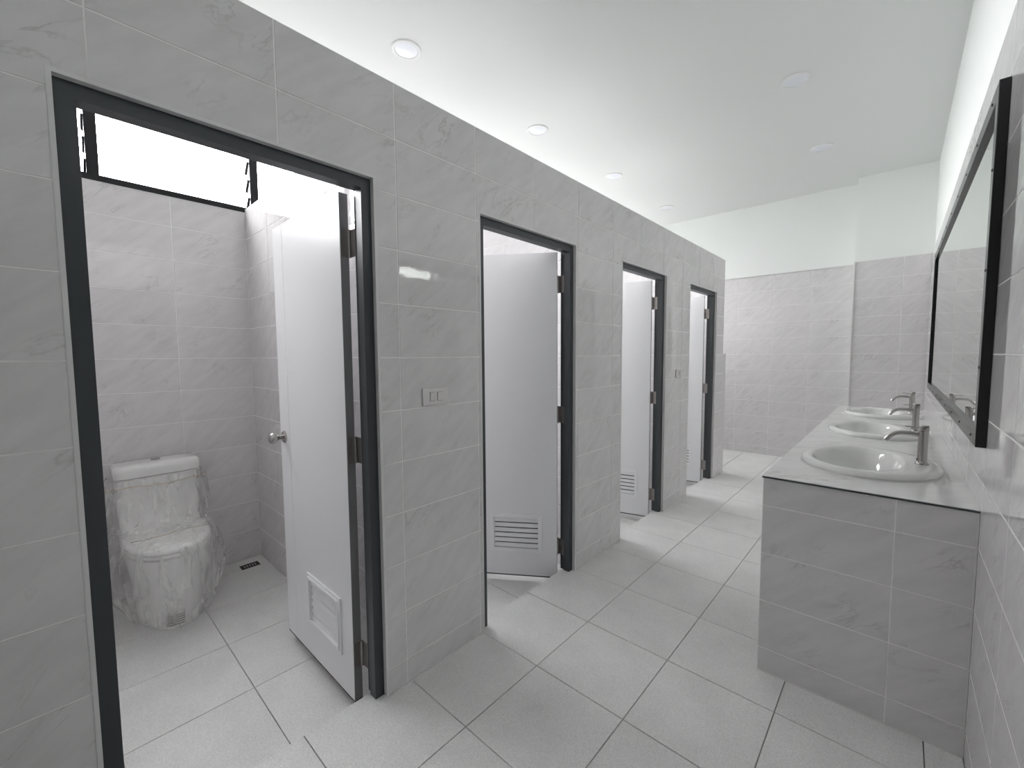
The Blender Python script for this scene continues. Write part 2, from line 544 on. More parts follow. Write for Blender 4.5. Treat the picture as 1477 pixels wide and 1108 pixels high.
# outer wall behind the stalls
wb = struct('wall_back', [(XB - 0.12, XB - T, YN, YF + 0.1, -0.30, WZ0), (XB - 0.12, XB - T, YN, YF + 0.1, WZ1, CE),
                          (XB - 0.12, XB - T, YN, MULL[0], WZ0, WZ1), (XB - 0.12, XB - T, MULL[-1], YF + 0.1, WZ0, WZ1)],
            'paint', 'outer wall behind the stalls under the high ribbon window', 'wall')
for i in range(4):
    y0, y1 = DIVS[i][1], DIVS[i + 1][0]
    if i < 2:
        tile_plane(wb, 'tile', (XB - T, 0, 0), (0, 1, 0), (0, 0, 1), cuts(y0 + T, y1, y1 - 4 * 0.4115, 0.4115),
                   cuts(SF, WZ0, Z0, ZP), 'tile')
tile_plane(wb, 'tile', (XB - T, 0, 0), (0, 1, 0), (0, 0, 1), cuts(YEND + 0.1, YF - T, YF - 4 * 0.4115, 0.4115),
           cuts(0.0, WZ0, Z0, ZP), 'tile')

# dividers between stalls
div_lab = ['tiled divider wall on the near side of the wrapped toilet', 'tiled divider wall beyond the wrapped toilet',
           'tiled divider wall behind the half open second door', 'tiled divider wall behind the third door',
           'tiled end wall closing the last stall']
for i, (a, c) in enumerate(DIVS):
    w = struct('wall_divider', [(XB, -0.10, a + T, c - (0 if i == 4 else T), -0.30, H)], 'grout', div_lab[i], 'wall')
    if i > 0:
        tile_plane(w, 'tile', (XB, a + T, 0), (1, 0, 0), (0, 0, 1), cuts(0.0, -0.10 - XB, 0.0, 0.4115), ROWS_S, 'tile')
    if i < 2:
        tile_plane(w, 'tile', (XB, c - T, 0), (-1, 0, 0), (0, 0, 1), [-(-0.10 - XB) + 0.4115 * 0, *[-1.86 + 0.4115 * k for k in range(1, 5)], 0.0], ROWS_S, 'tile')

# right wall: tiled below, painted above
wr = struct('wall_right', [(WP, WP + 0.1, YN, YF + 0.1, -0.30, CE), (WR + T, WP, YN, YP, -0.009, H)], 'paint',
            'tall right wall, marble tiles below and white paint above, holding the mirror', 'wall')
tile_plane(wr, 'tile', (WR + T, YP - T, 0), (0, -1, 0), (0, 0, 1), [0.0] + [0.078 + 0.4145 * k for k in range(0, 15)], ROWS, 'tile')
# far wall
wf = struct('wall_far', [(XB, WP, YF, YF + 0.1, -0.30, CE), (XB, 1.03, YF - 0.0001, YF, 0, H)], 'paint',
            'far end wall, marble tiles below and white paint above', 'wall')
bm = bmesh.new(); box(bm, XB, 1.03, YF - 0.004, YF - 0.0002, 0.0, H - 0.004)
gb = mesh_obj('grout_bed', bm, 'grout', wf)
tile_plane(wf, 'tile', (0, YF - 0.004, 0), (1, 0, 0), (0, 0, 1), cuts(XB, 1.022, 1.012 - 8 * 0.408, 0.408), ROWS, 'tile')
# pilaster
wp = struct('wall_pilaster', [(1.03, WP, YP, YF, -0.009, CE), (1.031, WR, YP - 0.004, YP, 0, H - 0.004)], 'paint',
            'shallow pilaster in the far right corner beside the last basin', 'wall')
tile_plane(wp, 'tile', (0, YP - 0.004, 0), (1, 0, 0), (0, 0, 1), [1.036, 1.44, WR], ROWS, 'tile')
wn = struct('wall_near', [(-0.01, WP, YN - 0.1, YN, -0.30, CE), (XB, -0.01, YN - 0.1, YN, -0.30, CE)], 'wallcore',
            'plain end wall of the washroom behind the viewpoint', 'wall')

# trims
def trim(n, boxes, label, parent=None):
    bm = bmesh.new()
    for bb in boxes: box(bm, *bb)
    return tag(mesh_obj('trim_%d' % n, bm, 'trim'), label, 'trim', kind='structure')
tr_lab = ['thin white edging around the doorway of the wrapped toilet', 'thin white edging around the second doorway',
          'thin white edging around the third doorway', 'thin white edging around the last doorway']
for i, d in enumerate(DOORS):
    e = 0.010
    trim(i + 1, [(-0.088, 0.0012, d[0], d[0] + e, 0.0, 2.0), (-0.088, 0.0012, d[1] - e, d[1], 0.0, 2.0),
                 (-0.088, 0.0012, d[0] + e, d[1] - e, 2.0 - e, 2.0)], tr_lab[i])
trim(5, [(1.022, 1.036, YP - 0.016, YP - 0.002, 0, H)], 'white corner strip down the tiled edge of the pilaster')
trim(6, [(XB, 1.022, YF - 0.016, YF - 0.0145, H - 0.002, H + 0.004), (XB, 1.022, YF - 0.0145, YF - 0.0002, H, H + 0.004)],
     'thin white strip capping the far wall tiles')

trim(7, [(0.0, 0.005, a, c, 0.0, 0.004) for a, c in ((0.661, 1.1759), (1.9756, 2.5322), (3.3114, 3.827), (4.615, YEND), (-1.3, -0.1525))],
     'white grout bead along the foot of the partition')

# ground outside
struct('ground', [(-22.0, XB - 0.13, -12.0, 18.0, -0.30, -0.16)], 'ground', 'pale concrete ground outside the high windows', 'ground')

# ------------------------------------------------------------------ windows
for i in range(len(MULL) - 1):
    y0, y1 = MULL[i], MULL[i + 1]
    w = empty('window_%d' % (i + 1), (XB - 0.05, (y0 + y1) / 2, WZ0))
    tag(w, kind='structure')
    lab = {1: 'louvred window above the wrapped toilet, glaring white', 0: 'louvred window at the near end of the ribbon'}.get(
        i, 'louvred window number %s of the high ribbon above the stalls' % ['one', 'two', 'three', 'four', 'five', 'six', 'seven', 'eight', 'nine'][i])
    tag(w, lab, 'window')
    hw, hh = (y1 - y0) / 2, WZ1 - WZ0
    bm = bmesh.new()
    s = 0.026
    box(bm, -0.045, 0.052, -hw, -hw + s, 0, hh); box(bm, -0.045, 0.052, hw - s, hw, 0, hh)
    box(bm, -0.045, 0.052, -hw + s, hw - s, 0, 0.035); box(bm, -0.045, 0.052, -hw + s, hw - s, hh - 0.035, hh)
    mesh_obj('window_frame', bm, 'black', w)
    for k in range(5):
        zc = 0.06 + 0.122 * k + 0.02
        bm = bmesh.new()
        box(bm, -0.0025, 0.0025, -hw + s + 0.012, hw - s - 0.012, -0.062, 0.062)
        p = mesh_obj('glass_blade', bm, 'glass', w, loc=(0.0, 0, zc))
        p.rotation_euler = (0, math.radians(38), 0)
        for sg in (1,):
            bm = bmesh.new()
            yy = sg * (hw - s - 0.006)
            box(bm, -0.006, 0.006, yy - 0.003, yy + 0.006, -0.045, 0.045)
            c = mesh_obj('blade_clip', bm, 'black', w, loc=(0.0, 0, zc))
            c.rotation_euler = (0, math.radians(38), 0)

# ------------------------------------------------------------------ doors
door_lab = ['pale grey stall door swung fully inward with its knob showing',
            'pale grey louvred stall door half open, second in the row',
            'pale grey louvred stall door ajar, third in the row',
            'pale grey stall door ajar, last and smallest in the row']
SW, ST = 0.690, 0.035
SZ0, SZ1 = -0.055, 1.955
LS0, LS1, LZ0, LZ1 = 0.120, 0.400, 0.128, 0.322
for i, (yl, yr, th) in enumerate(DOORS):
    cy = (yl + yr) / 2
    d = empty('door_%d' % (i + 1), (-0.02, cy, 0.0))
    tag(d, door_lab[i], 'door', kind='structure')
    e = 0.010
    # frame jambs and head, with a rebate for the leaf
    a, c = yl + e - cy, yr - e - cy
    for nm, s in (('frame_jamb', 1), ('frame_jamb', -1)):
        bm = bmesh.new()
        q0 = a if s > 0 else c
        def yy(w): return sorted((q0, q0 + s * w))
        y0, y1 = yy(0.038); box(bm, -0.040, 0.0, y0, y1, 0.0, 2.0 - e)
        y0, y1 = yy(0.030); box(bm, -0.068, -0.040, y0, y1, 0.0, 2.0 - e)
        mesh_obj(nm, bm, 'frame', d)
    bm = bmesh.new()
    box(bm, -0.040, 0.0, a + 0.038, c - 0.038, 1.952, 2.0 - e)
    box(bm, -0.068, -0.040, a + 0.030, c - 0.030, 1.960, 2.0 - e)
    mesh_obj('frame_head', bm, 'frame', d)
    # leaf
    t = math.radians(th)
    rz = math.atan2(-math.cos(t), -math.sin(t))
    pin = (-0.105 if i == 0 else -0.087, c - 0.035, 0.0)
    bm = bmesh.new()
    g0, g1 = 0.573, 0.577
    x0, x1 = 0.003, SW
    box(bm, x0, LS0, 0, ST, SZ0 + 0.008, SZ1)
    box(bm, LS0, LS1, 0, ST, LZ1, SZ1)
    box(bm, LS0, LS1, 0, ST, SZ0 + 0.008, LZ0)
    box(bm, LS1, g0, 0, ST, SZ0 + 0.008, SZ1)
    box(bm, g0, g1, 0.004, ST - 0.004, SZ0 + 0.008, SZ1)
    box(bm, g1, x1, 0, ST, SZ0 + 0.008, SZ1)
    leaf = mesh_obj('door_leaf', bm, 'pvc', d, loc=pin)
    leaf.rotation_euler = (0, 0, rz)
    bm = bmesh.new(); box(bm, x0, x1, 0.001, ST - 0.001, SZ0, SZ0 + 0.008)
    mesh_obj('bottom_strip', bm, 'dark', leaf)  # narrow dark band along the lower end of the leaf
    bm = bmesh.new(); box(bm, 0.0015, 0.003, 0.001, ST - 0.001, SZ0 + 0.008, SZ1)
    mesh_obj('edge_band', bm, 'edge', leaf)
    bm = bmesh.new()
    fo = 0.024
    for s0, s1, zz0, zz1 in ((LS0 - fo, LS1 + fo, LZ1, LZ1 + fo), (LS0 - fo, LS1 + fo, LZ0 - fo, LZ0),
                             (LS0 - fo, LS0, LZ0, LZ1), (LS1, LS1 + fo, LZ0, LZ1)):
        box(bm, s0, s1, ST, ST + 0.006, zz0, zz1)
    for s0, s1, zz0, zz1 in ((LS0 - 0.010, LS1 + 0.010, LZ1, LZ1 + 0.010), (LS0 - 0.010, LS1 + 0.010, LZ0 - 0.010, LZ0),
                             (LS0 - 0.010, LS0, LZ0, LZ1), (LS1, LS1 + 0.010, LZ0, LZ1)):
        box(bm, s0, s1, ST + 0.006, ST + 0.010, zz0, zz1)
    mesh_obj('louvre_frame', bm, 'pvc_white', leaf)
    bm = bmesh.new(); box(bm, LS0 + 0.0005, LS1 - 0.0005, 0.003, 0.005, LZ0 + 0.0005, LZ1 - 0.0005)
    mesh_obj('louvre_shade_plate', bm, 'shade', leaf)  # dark plate added so the slat gaps read as shadow
    ns = 6
    ph = (LZ1 - LZ0) / ns
    for k in range(ns):
        bm = bmesh.new()
        box(bm, LS0 + 0.0005, LS1 - 0.0005, -0.0122, 0.0122, -0.0015, 0.0015)
        sl = mesh_obj('louvre_slat', bm, 'pvc_white', leaf, loc=(0, ST - 0.006, LZ0 + ph * (k + 0.46)))
        sl.rotation_euler = (math.radians(-68), 0, 0)
    # knob on the outer face
    bm = bmesh.new()
    lathe(bm, [(0.030, 0.0), (0.030, 0.003), (0.024, 0.009), (0.014, 0.013)], (0.640, ST, 0.953), 'y', 32)
    ro = mesh_obj('knob_rosette', bm, 'steel', leaf, smooth=True, auto=40)
    bm = bmesh.new()
    lathe(bm, [(0.011, 0.010), (0.011, 0.028), (0.018, 0.034), (0.0255, 0.045), (0.0265, 0.056), (0.022, 0.066), (0.012, 0.071), (0.0, 0.072)],
          (0.640, ST, 0.953), 'y', 32)
    mesh_obj('knob', bm, 'steel', leaf, smooth=True, auto=50)
    # hinges
    for hz in (0.14, 0.977, 1.77):
        hg = empty('hinge', (pin[0], pin[1], hz), parent=d)
        bm = bmesh.new()
        cyl(bm, (0, 0.0, -0.052), (0, 0.0, 0.052), 0.0062, n=12)
        for zz in (-0.030, 0.0, 0.030):
            cyl(bm, (0, 0, zz - 0.0008), (0, 0, zz + 0.0008), 0.0068, n=12)
        mesh_obj('hinge_knuckle', bm, 'hinge', hg, smooth=True, auto=40)
        bm = bmesh.new()
        box(bm, -0.0008, 0.0012, 0.004, ST - 0.002, -0.051, 0.051)
        for zz in (-0.036, -0.012, 0.012, 0.036):
            cyl(bm, (-0.0014, 0.014 + 0.008 * ((zz > 0) == (abs(zz) > 0.02)), zz), (0.0, 0.014 + 0.008 * ((zz > 0) == (abs(zz) > 0.02)), zz), 0.0034, n=8)
        lf = mesh_obj('hinge_leaf', bm, 'hinge', hg)
        lf.rotation_euler = (0, 0, rz)
        bm = bmesh.new()
        box(bm, 0.004, 0.042, 0.0035, 0.0052, -0.051, 0.051)
        mesh_obj('hinge_leaf', bm, 'hinge', hg)

# ------------------------------------------------------------------ downlights
LAB = ['white recessed ceiling downlight nearest the viewpoint above the stalls',
       'second white recessed ceiling downlight above the stalls',
       'third white recessed ceiling downlight above the stalls',
       'farthest small white recessed ceiling downlight, above the partition end',
       'large white recessed ceiling downlight above the middle basin',
       'smaller white recessed ceiling downlight toward the pilaster']
for (x, y), lb in zip([(-0.945, 1.459), (-0.943, 2.776), (-0.93, 4.08), (-0.91, 5.45), (0.82, 3.51), (0.826, 4.853)], LAB):
    dl = tag(empty('ceiling_downlight', (x, y, CE)), lb, 'downlight', 'recessed ceiling downlights')
    bm = bmesh.new()
    lathe(bm, [(0.094, 0.0), (0.094, -0.004), (0.088, -0.008), (0.074, -0.008), (0.069, -0.005), (0.069, 0.0)], (0, 0, 0), 'z', 48)
    mesh_obj('lamp_ring', bm, 'lamp_ring', dl, smooth=True, auto=30)
    bm = bmesh.new()
    lathe(bm, [(0.069, -0.001), (0.069, -0.0045), (0.060, -0.006), (0.0, -0.007)], (0, 0, 0), 'z', 48)
    mesh_obj('diffuser', bm, 'lamp', dl, smooth=True, auto=40)

# ------------------------------------------------------------------ switches
for yc, lb in ((0.910, 'white two gang light switch between the first and second doors'),
               (3.582, 'white two gang light switch beside the last door')):
    s = tag(empty('light_switch', (0.0, yc, 1.1735)), lb, 'light switch', 'wall light switches')
    bm = bmesh.new(); bevel_box(bm, 0.0, 0.010, -0.066, 0.066, -0.036, 0.036, 0.003)
    mesh_obj('switch_plate', bm, 'switch', s)
    for k in (-0.019, 0.019):
        bm = bmesh.new()
        for q in ((k - 0.0125, k - 0.0115, -0.019, 0.019), (k + 0.0115, k + 0.0125, -0.019, 0.019), (k - 0.0115, k + 0.0115, -0.019, -0.018), (k - 0.0115, k + 0.0115, 0.018, 0.019)):
            box(bm, 0.0095, 0.0104, *q)
        mesh_obj('rocker_gap', bm, 'dark', s)
        bm = bmesh.new()
        vs = [(0.0095, k - 0.011, -0.0175), (0.0095, k + 0.011, -0.0175), (0.0095, k + 0.011, 0.0175), (0.0095, k - 0.011, 0.0175),
              (0.0115, k - 0.011, -0.0175), (0.0115, k + 0.011, -0.0175), (0.0145, k + 0.011, 0.0175), (0.0145, k - 0.011, 0.0175)]
        v = [bm.verts.new(p) for p in vs]
        for f in ((0, 3, 2, 1), (4, 5, 6, 7), (0, 1, 5, 4), (1, 2, 6, 5), (2, 3, 7, 6), (3, 0, 4, 7)): bm.faces.new([v[q] for q in f])
        mesh_obj('rocker', bm, 'switch', s)

# ------------------------------------------------------------------ vanity block, worktop, basins, taps
VX0, VY0, VY1, VZ = 1.045, 1.7925, 4.95, 0.8406
van = tag(empty('vanity_base', (VX0, VY0, 0)), 'grey marble tiled block carrying the long basin counter', 'vanity')
bm = bmesh.new()
yb = VY1 - VY0
xb = WR - 0.0005 - VX0
box(bm, T, xb, T, 0.08, 0, VZ - 0.0095); box(bm, T, xb, yb - 0.08, yb - T, 0, VZ - 0.0095); box(bm, T, 0.08, 0.08, yb - 0.08, 0, VZ - 0.0095)
mesh_obj('masonry_core', bm, 'grout', van)
vrows = [0.0, 0.101, 0.307, 0.513, 0.716, VZ - 0.0095]
tile_plane(van, 'tile', (0, T, 0), (1, 0, 0), (0, 0, 1), [0.0, 0.4095, xb], vrows, 'tile')
tile_plane(van, 'tile', (0, yb - T, 0), (-1, 0, 0), (0, 0, 1), [-xb, -0.4095, 0.0], vrows, 'tile')
tile_plane(van, 'tile', (T, yb - T, 0), (0, -1, 0), (0, 0, 1), cuts(0.0, yb - 2 * T, 0.0, 0.4095), vrows, 'tile')

bm = bmesh.new()
box(bm, xb - 0.0045, xb, -0.0012, T + 0.001, 0.0, VZ - 0.0096); box(bm, 0, xb - 0.0045, -0.003, 0.001, 0.0, 0.004)
mesh_obj('sealant_strip', bm, 'trim', van)
BY = [2.300, 3.340, 4.375]
BXC = 1.353
ct = bmesh.new()
seg = [VY0 - 0.004, (BY[0] + BY[1]) / 2, (BY[1] + BY[2]) / 2, VY1]
cache = {}
def CV(x, y, z):
    k = (round(x, 4), round(y, 4), round(z, 4))
    if k not in cache: cache[k] = ct.verts.new((x, y, z))
    return cache[k]
CX0, CX1 = VX0 - 0.003, WR - 0.0003
for k, yc in enumerate(BY):
    ya, yb2 = seg[k], seg[k + 1]
    angs = [2 * PI * q / 64 for q in range(64)]
    for cxn in (CX0, CX1):
        for cyn in (ya, yb2):
            angs.append(math.atan2(cyn - yc, cxn - BXC) % (2 * PI))
    angs = sorted(set(round(a, 6) for a in angs))
    inn, outr = [], []
    for a in angs:
        dx, dy = math.cos(a), math.sin(a)
        r = 1 / math.sqrt((dx / 0.215) ** 2 + (dy / 0.280) ** 2)
        inn.append((BXC + dx * r, yc + dy * r))
        tt = []
        if dx > 1e-9: tt.append((CX1 - BXC) / dx)
        if dx < -1e-9: tt.append((CX0 - BXC) / dx)
        if dy > 1e-9: tt.append((yb2 - yc) / dy)
        if dy < -1e-9: tt.append((ya - yc) / dy)
        q = min(tt)
        outr.append((BXC + dx * q, yc + dy * q))
    n = len(angs)
    for q in range(n):
        j = (q + 1) % n
        zt, zb = VZ, VZ - 0.009
        ct.faces.new((CV(*inn[q], zt), CV(*outr[q], zt), CV(*outr[j], zt), CV(*inn[j], zt)))
        ct.faces.new((CV(*inn[q], zb), CV(*inn[j], zb), CV(*outr[j], zb), CV(*outr[q], zb)))
        ct.faces.new((CV(*inn[q], zt), CV(*inn[j], zt), CV(*inn[j], zb), CV(*inn[q], zb)))
        on_edge = lambda p: abs(p[0] - CX0) < 1e-5 or abs(p[0] - CX1) < 1e-5 or abs(p[1] - seg[0]) < 1e-5 or abs(p[1] - seg[-1]) < 1e-5
        A, B = outr[q], outr[j]
        same = (abs(A[0] - B[0]) < 1e-5) or (abs(A[1] - B[1]) < 1e-5 and (abs(A[1] - seg[0]) < 1e-5 or abs(A[1] - seg[-1]) < 1e-5))
        if on_edge(A) and on_edge(B) and same:
            ct.faces.new((CV(*A, zt), CV(*A, zb), CV(*B, zb), CV(*B, zt)))
top = mesh_obj('countertop', ct, 'counter')
tag(top, 'polished pale marble worktop holding three oval basins', 'countertop')
# dark strip painted in as the shadow line under the worktop's near edge
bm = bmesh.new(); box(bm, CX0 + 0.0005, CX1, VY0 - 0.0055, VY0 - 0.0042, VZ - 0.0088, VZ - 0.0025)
mesh_obj('edge_shadow_strip', bm, 'frame', top)

def ell(ax, ay, cx, z, n=72, e=2.0):
    out = []
    for k in range(n):
        t = 2 * PI * k / n
        c, s = math.cos(t), math.sin(t)
        out.append((cx + ax * math.copysign(abs(c) ** (2 / e), c), ay * math.copysign(abs(s) ** (2 / e), s), z))
    return out
basin_lab = ['white oval countertop basin nearest the viewpoint', 'white oval countertop basin in the middle of the counter', 'white oval countertop basin farthest along the counter']
tap_lab = ['brushed steel tap on the nearest basin', 'brushed steel tap on the middle basin', 'brushed steel tap on the farthest basin']
def make_basin(y):
    b_ = empty('wash_basin', (BXC, y, VZ))
    rr = [(0.240, 0.300, 0, 0.0005), (0.246, 0.306, 0, 0.004), (0.247, 0.307, 0, 0.011), (0.243, 0.303, 0, 0.020), (0.234, 0.294, 0, 0.027),
          (0.222, 0.284, -0.002, 0.0295), (0.200, 0.275, -0.018, 0.0295), (0.176, 0.268, -0.033, 0.0285), (0.166, 0.263, -0.037, 0.0265),
          (0.159, 0.257, -0.037, 0.020), (0.152, 0.248, -0.037, 0.006), (0.142, 0.232, -0.037, -0.030), (0.124, 0.200, -0.036, -0.075),
          (0.095, 0.150, -0.033, -0.110), (0.055, 0.085, -0.030, -0.128), (0.022, 0.026, -0.028, -0.134), (0.021, 0.021, -0.028, -0.150)]
    bm = bmesh.new()
    loft(bm, [ell(ax, ay, cx, z) for ax, ay, cx, z in rr], cap0=False, cap1=True)
    mesh_obj('bowl', bm, 'ceramic', b_, smooth=True)
    bm = bmesh.new()
    loft(bm, [ell(0.251, 0.311, 0, 0.0002), ell(0.250, 0.310, 0, 0.0025), ell(0.243, 0.303, 0, 0.003)], cap0=False, cap1=False)
    mesh_obj('sealant_bead', bm, 'trim', b_, smooth=True)
    bm = bmesh.new()
    lathe(bm, [(0.020, -0.1335), (0.020, -0.131), (0.015, -0.131), (0.012, -0.137), (0.0, -0.138)], (-0.028, 0, 0), 'z', 24)
    mesh_obj('drain_ring', bm, 'steel', b_, smooth=True, auto=40)
    bm = bmesh.new()
    cyl(bm, (0.113, 0, -0.020), (0.109, 0, -0.021), 0.010, n=18)
    mesh_obj('overflow_hole', bm, 'dark', b_)
    return b_
def make_tap(y):
    t_ = empty('basin_tap', (1.531, y, VZ + 0.0292))
    bm = bmesh.new()
    lathe(bm, [(0.0225, 0.0), (0.0225, 0.004), (0.0185, 0.010), (0.0165, 0.012), (0.0165, 0.142)], (0, 0, 0), 'z', 32)
    mesh_obj('tap_body', bm, 'steel', t_, smooth=True, auto=35)
    bm = bmesh.new()
    lathe(bm, [(0.0160, 0.1425), (0.0172, 0.1435), (0.0172, 0.163), (0.0160, 0.1655), (0.0, 0.166)], (0, 0, 0), 'z', 32)
    cp = mesh_obj('tap_handle', bm, 'steel', t_, smooth=True, auto=35)
    bm = bmesh.new()
    tube(bm, [(-0.014, 0, 0.156), (-0.058, 0, 0.157)], 0.0026, 10)
    mesh_obj('lever', bm, 'steel', cp, smooth=True, auto=40)
    bm = bmesh.new()
    pts = [(-0.010, 0, 0.124), (-0.040, 0, 0.128), (-0.062, 0, 0.1285)]
    for k in range(1, 9):
        a = PI / 2 * 0.62 * k / 8
        pts.append((-0.062 - 0.060 * math.sin(a), 0, 0.1285 - 0.060 * (1 - math.cos(a))))
    lx, lz = pts[-1][0], pts[-1][2]
    a = PI / 2 * 0.62
    pts.append((lx - 0.014 * math.cos(a), 0, lz - 0.014 * math.sin(a)))
    tube(bm, pts, 0.0095, 18)
    mesh_obj('spout', bm, 'steel', t_, smooth=True, auto=40)
    bm = bmesh.new()
    box(bm, -0.0172, -0.0160, -0.007, 0.007, 0.016, 0.024)
    mesh_obj('base_slot', bm, 'dark', t_)
    return t_
for y, l1, l2 in zip(BY, basin_lab, tap_lab):
    tag(make_basin(y), l1, 'basin', 'oval basins on the counter')
    tag(make_tap(y), l2, 'tap', 'basin taps')

# ------------------------------------------------------------------ mirror
MY0, MY1, MZ0, MZ1, MX = 1.762, 4.85, 1.046, 2.150, 1.628
mi = tag(empty('wall_mirror', (WR - 0.0005, (MY0 + MY1) / 2, MZ0)), 'long black framed mirror on the wall above the basins', 'mirror')
hy, hz_, dp, fwid = (MY1 - MY0) / 2, MZ1 - MZ0, WR - 0.0005 - MX, 0.048
for y0, y1, z0, z1 in ((-hy, -hy + fwid, 0, hz_), (hy - fwid, hy, 0, hz_), (-hy + fwid, hy - fwid, 0, fwid), (-hy + fwid, hy - fwid, hz_ - fwid, hz_)):
    bm = bmesh.new(); bevel_box(bm, -dp, 0, y0, y1, z0, z1, 0.0015, 1)
    mesh_obj('mirror_frame', bm, 'black', mi)
bm = bmesh.new(); box(bm, -dp + 0.012, -0.002, -hy + fwid - 0.004, hy - fwid + 0.004, fwid - 0.004, hz_ - fwid + 0.004)
mesh_obj('mirror_glass', bm, 'mirror', mi)
for k in range(9):
    yy_ = -hy + 0.12 + k * (2 * hy - 0.24) / 8
    for zz in (fwid / 2, hz_ - fwid / 2):
        bm = bmesh.new(); cyl(bm, (-dp + 0.0005, yy_, zz), (-dp - 0.002, yy_, zz), 0.0055, 0.004, n=12)
        mesh_obj('screw_cap', bm, 'dark', mi)
for zz in (0.25, 0.55, 0.85):
    bm = bmesh.new(); cyl(bm, (-dp + 0.0005, -hy + fwid / 2, zz), (-dp - 0.002, -hy + fwid / 2, zz), 0.0055, 0.004, n=12)
    mesh_obj('screw_cap', bm, 'dark', mi)

# ------------------------------------------------------------------ toilet
TY = 0.225
to = tag(empty('toilet', (XB + 0.015, TY, SF)), 'white one piece toilet in the open first stall, wrapped in film', 'toilet')
def plan(xb_, xf, hw, z, n=56, e=2.4, nose=0.30):
    """rounded D plan: blunt back, elliptical nose"""
    out = []
    L_ = xf - xb_
    for k in range(n):
        t = 2 * PI * k / n
        c, s = math.cos(t), math.sin(t)
        if c >= 0:
            x = xf - nose + nose * abs(c) ** (2 / 2.1); y = hw * math.copysign(abs(s) ** (2 / 2.1), s)
        else:
            x = xf - nose - (L_ - nose) * abs(c) ** (2 / 7.0); y = hw * math.copysign(abs(s) ** (2 / 7.0), s)
        out.append((x, y, z))
    return out
bm = bmesh.new()
sec = [(0.03, 0.592, 0.146, 0.0), (0.03, 0.597, 0.150, 0.012), (0.03, 0.600, 0.152, 0.06), (0.03, 0.606, 0.156, 0.14), (0.03, 0.618, 0.164, 0.22),
       (0.03, 0.634, 0.175, 0.29), (0.03, 0.645, 0.184, 0.34), (0.03, 0.652, 0.190, 0.375), (0.03, 0.652, 0.190, 0.398), (0.04, 0.640, 0.182, 0.405)]
loft(bm, [plan(a, f, h, z) for a, f, h, z in sec])
mesh_obj('bowl', bm, 'ceramic', to, smooth=True, auto=50)
def rbox(xb_, xf, hw, z, n=56, e=7.0):
    out = []
    cx, ax = (xb_ + xf) / 2, (xf - xb_) / 2
    for k in range(n):
        t = 2 * PI * k / n
        c, s = math.cos(t), math.sin(t)
        out.append((cx + ax * math.copysign(abs(c) ** (2 / e), c), hw * math.copysign(abs(s) ** (2 / e), s), z))
    return out
bm = bmesh.new()
loft(bm, [rbox(0.012, 0.30, 0.180, 0.395), rbox(0.012, 0.265, 0.182, 0.43), rbox(0.012, 0.235, 0.185, 0.48), rbox(0.012, 0.218, 0.188, 0.56), rbox(0.012, 0.212, 0.190, 0.66), rbox(0.012, 0.210, 0.191, 0.757)])
mesh_obj('tank', bm, 'ceramic', to, smooth=True, auto=50)
bm = bmesh.new()
loft(bm, [rbox(0.010, 0.216, 0.193, 0.760), rbox(0.006, 0.224, 0.200, 0.764), rbox(0.006, 0.226, 0.202, 0.800), rbox(0.008, 0.222, 0.200, 0.822), rbox(0.016, 0.210, 0.188, 0.832), rbox(0.06, 0.16, 0.12, 0.834)])
tl = mesh_obj('tank_lid', bm, 'ceramic', to, smooth=True, auto=60)
bm = bmesh.new()
lathe(bm, [(0.024, 0.833), (0.024, 0.838), (0.020, 0.840), (0.0, 0.840)], (0.11, 0, 0), 'z', 24)
mesh_obj('flush_button', bm, 'steel', tl, smooth=True, auto=40)
bm = bmesh.new()
loft(bm, [plan(0.20, 0.652, 0.188, 0.408), plan(0.20, 0.658, 0.193, 0.412), plan(0.20, 0.658, 0.193, 0.424), plan(0.205, 0.652, 0.188, 0.428)])
mesh_obj('seat', bm, 'ceramic', to, smooth=True, auto=50)
bm = bmesh.new()
loft(bm, [plan(0.205, 0.650, 0.186, 0.430), plan(0.20, 0.657, 0.192, 0.434), plan(0.20, 0.657, 0.192, 0.446), plan(0.21, 0.645, 0.182, 0.455), plan(0.26, 0.56, 0.12, 0.460, nose=0.18)])
mesh_obj('seat_lid', bm, 'ceramic', to, smooth=True, auto=60)
# sticker low on the front of the bowl
bm = bmesh.new()
def front_pt(ang, z, off):
    best = None
    s0 = [s for s in sec if s[3] <= z][-1]
    s1 = [s for s in sec if s[3] > z][0]
    q = (z - s0[3]) / (s1[3] - s0[3])
    xf = s0[1] + (s1[1] - s0[1]) * q; hw = s0[2] + (s1[2] - s0[2]) * q
    c, s = math.cos(ang), math.sin(ang)
    return (xf - 0.30 + (0.30 + off) * abs(c) ** (2 / 2.1), (hw + off) * math.copysign(abs(s) ** (2 / 2.1), s), z)
def patch(bm, a0, a1, z0, z1, off, n=8, mz=3):
    g = [[bm.verts.new(front_pt(a0 + (a1 - a0) * i / n, z0 + (z1 - z0) * j / mz, off)) for i in range(n + 1)] for j in range(mz + 1)]
    for j in range(mz):
        for i in range(n):
            bm.faces.new((g[j][i], g[j][i + 1], g[j + 1][i + 1], g[j + 1][i]))
patch(bm, -0.40, 0.16, 0.014, 0.105, 0.0012)
st = mesh_obj('sticker', bm, 'paper', to)
for k in range(5):
    bm = bmesh.new()
    patch(bm, -0.34, 0.11 - 0.04 * (k == 4), 0.022 + k * 0.0125, 0.027 + k * 0.0125, 0.0022, mz=1)
    mesh_obj('printed_line', bm, 'ink', st)
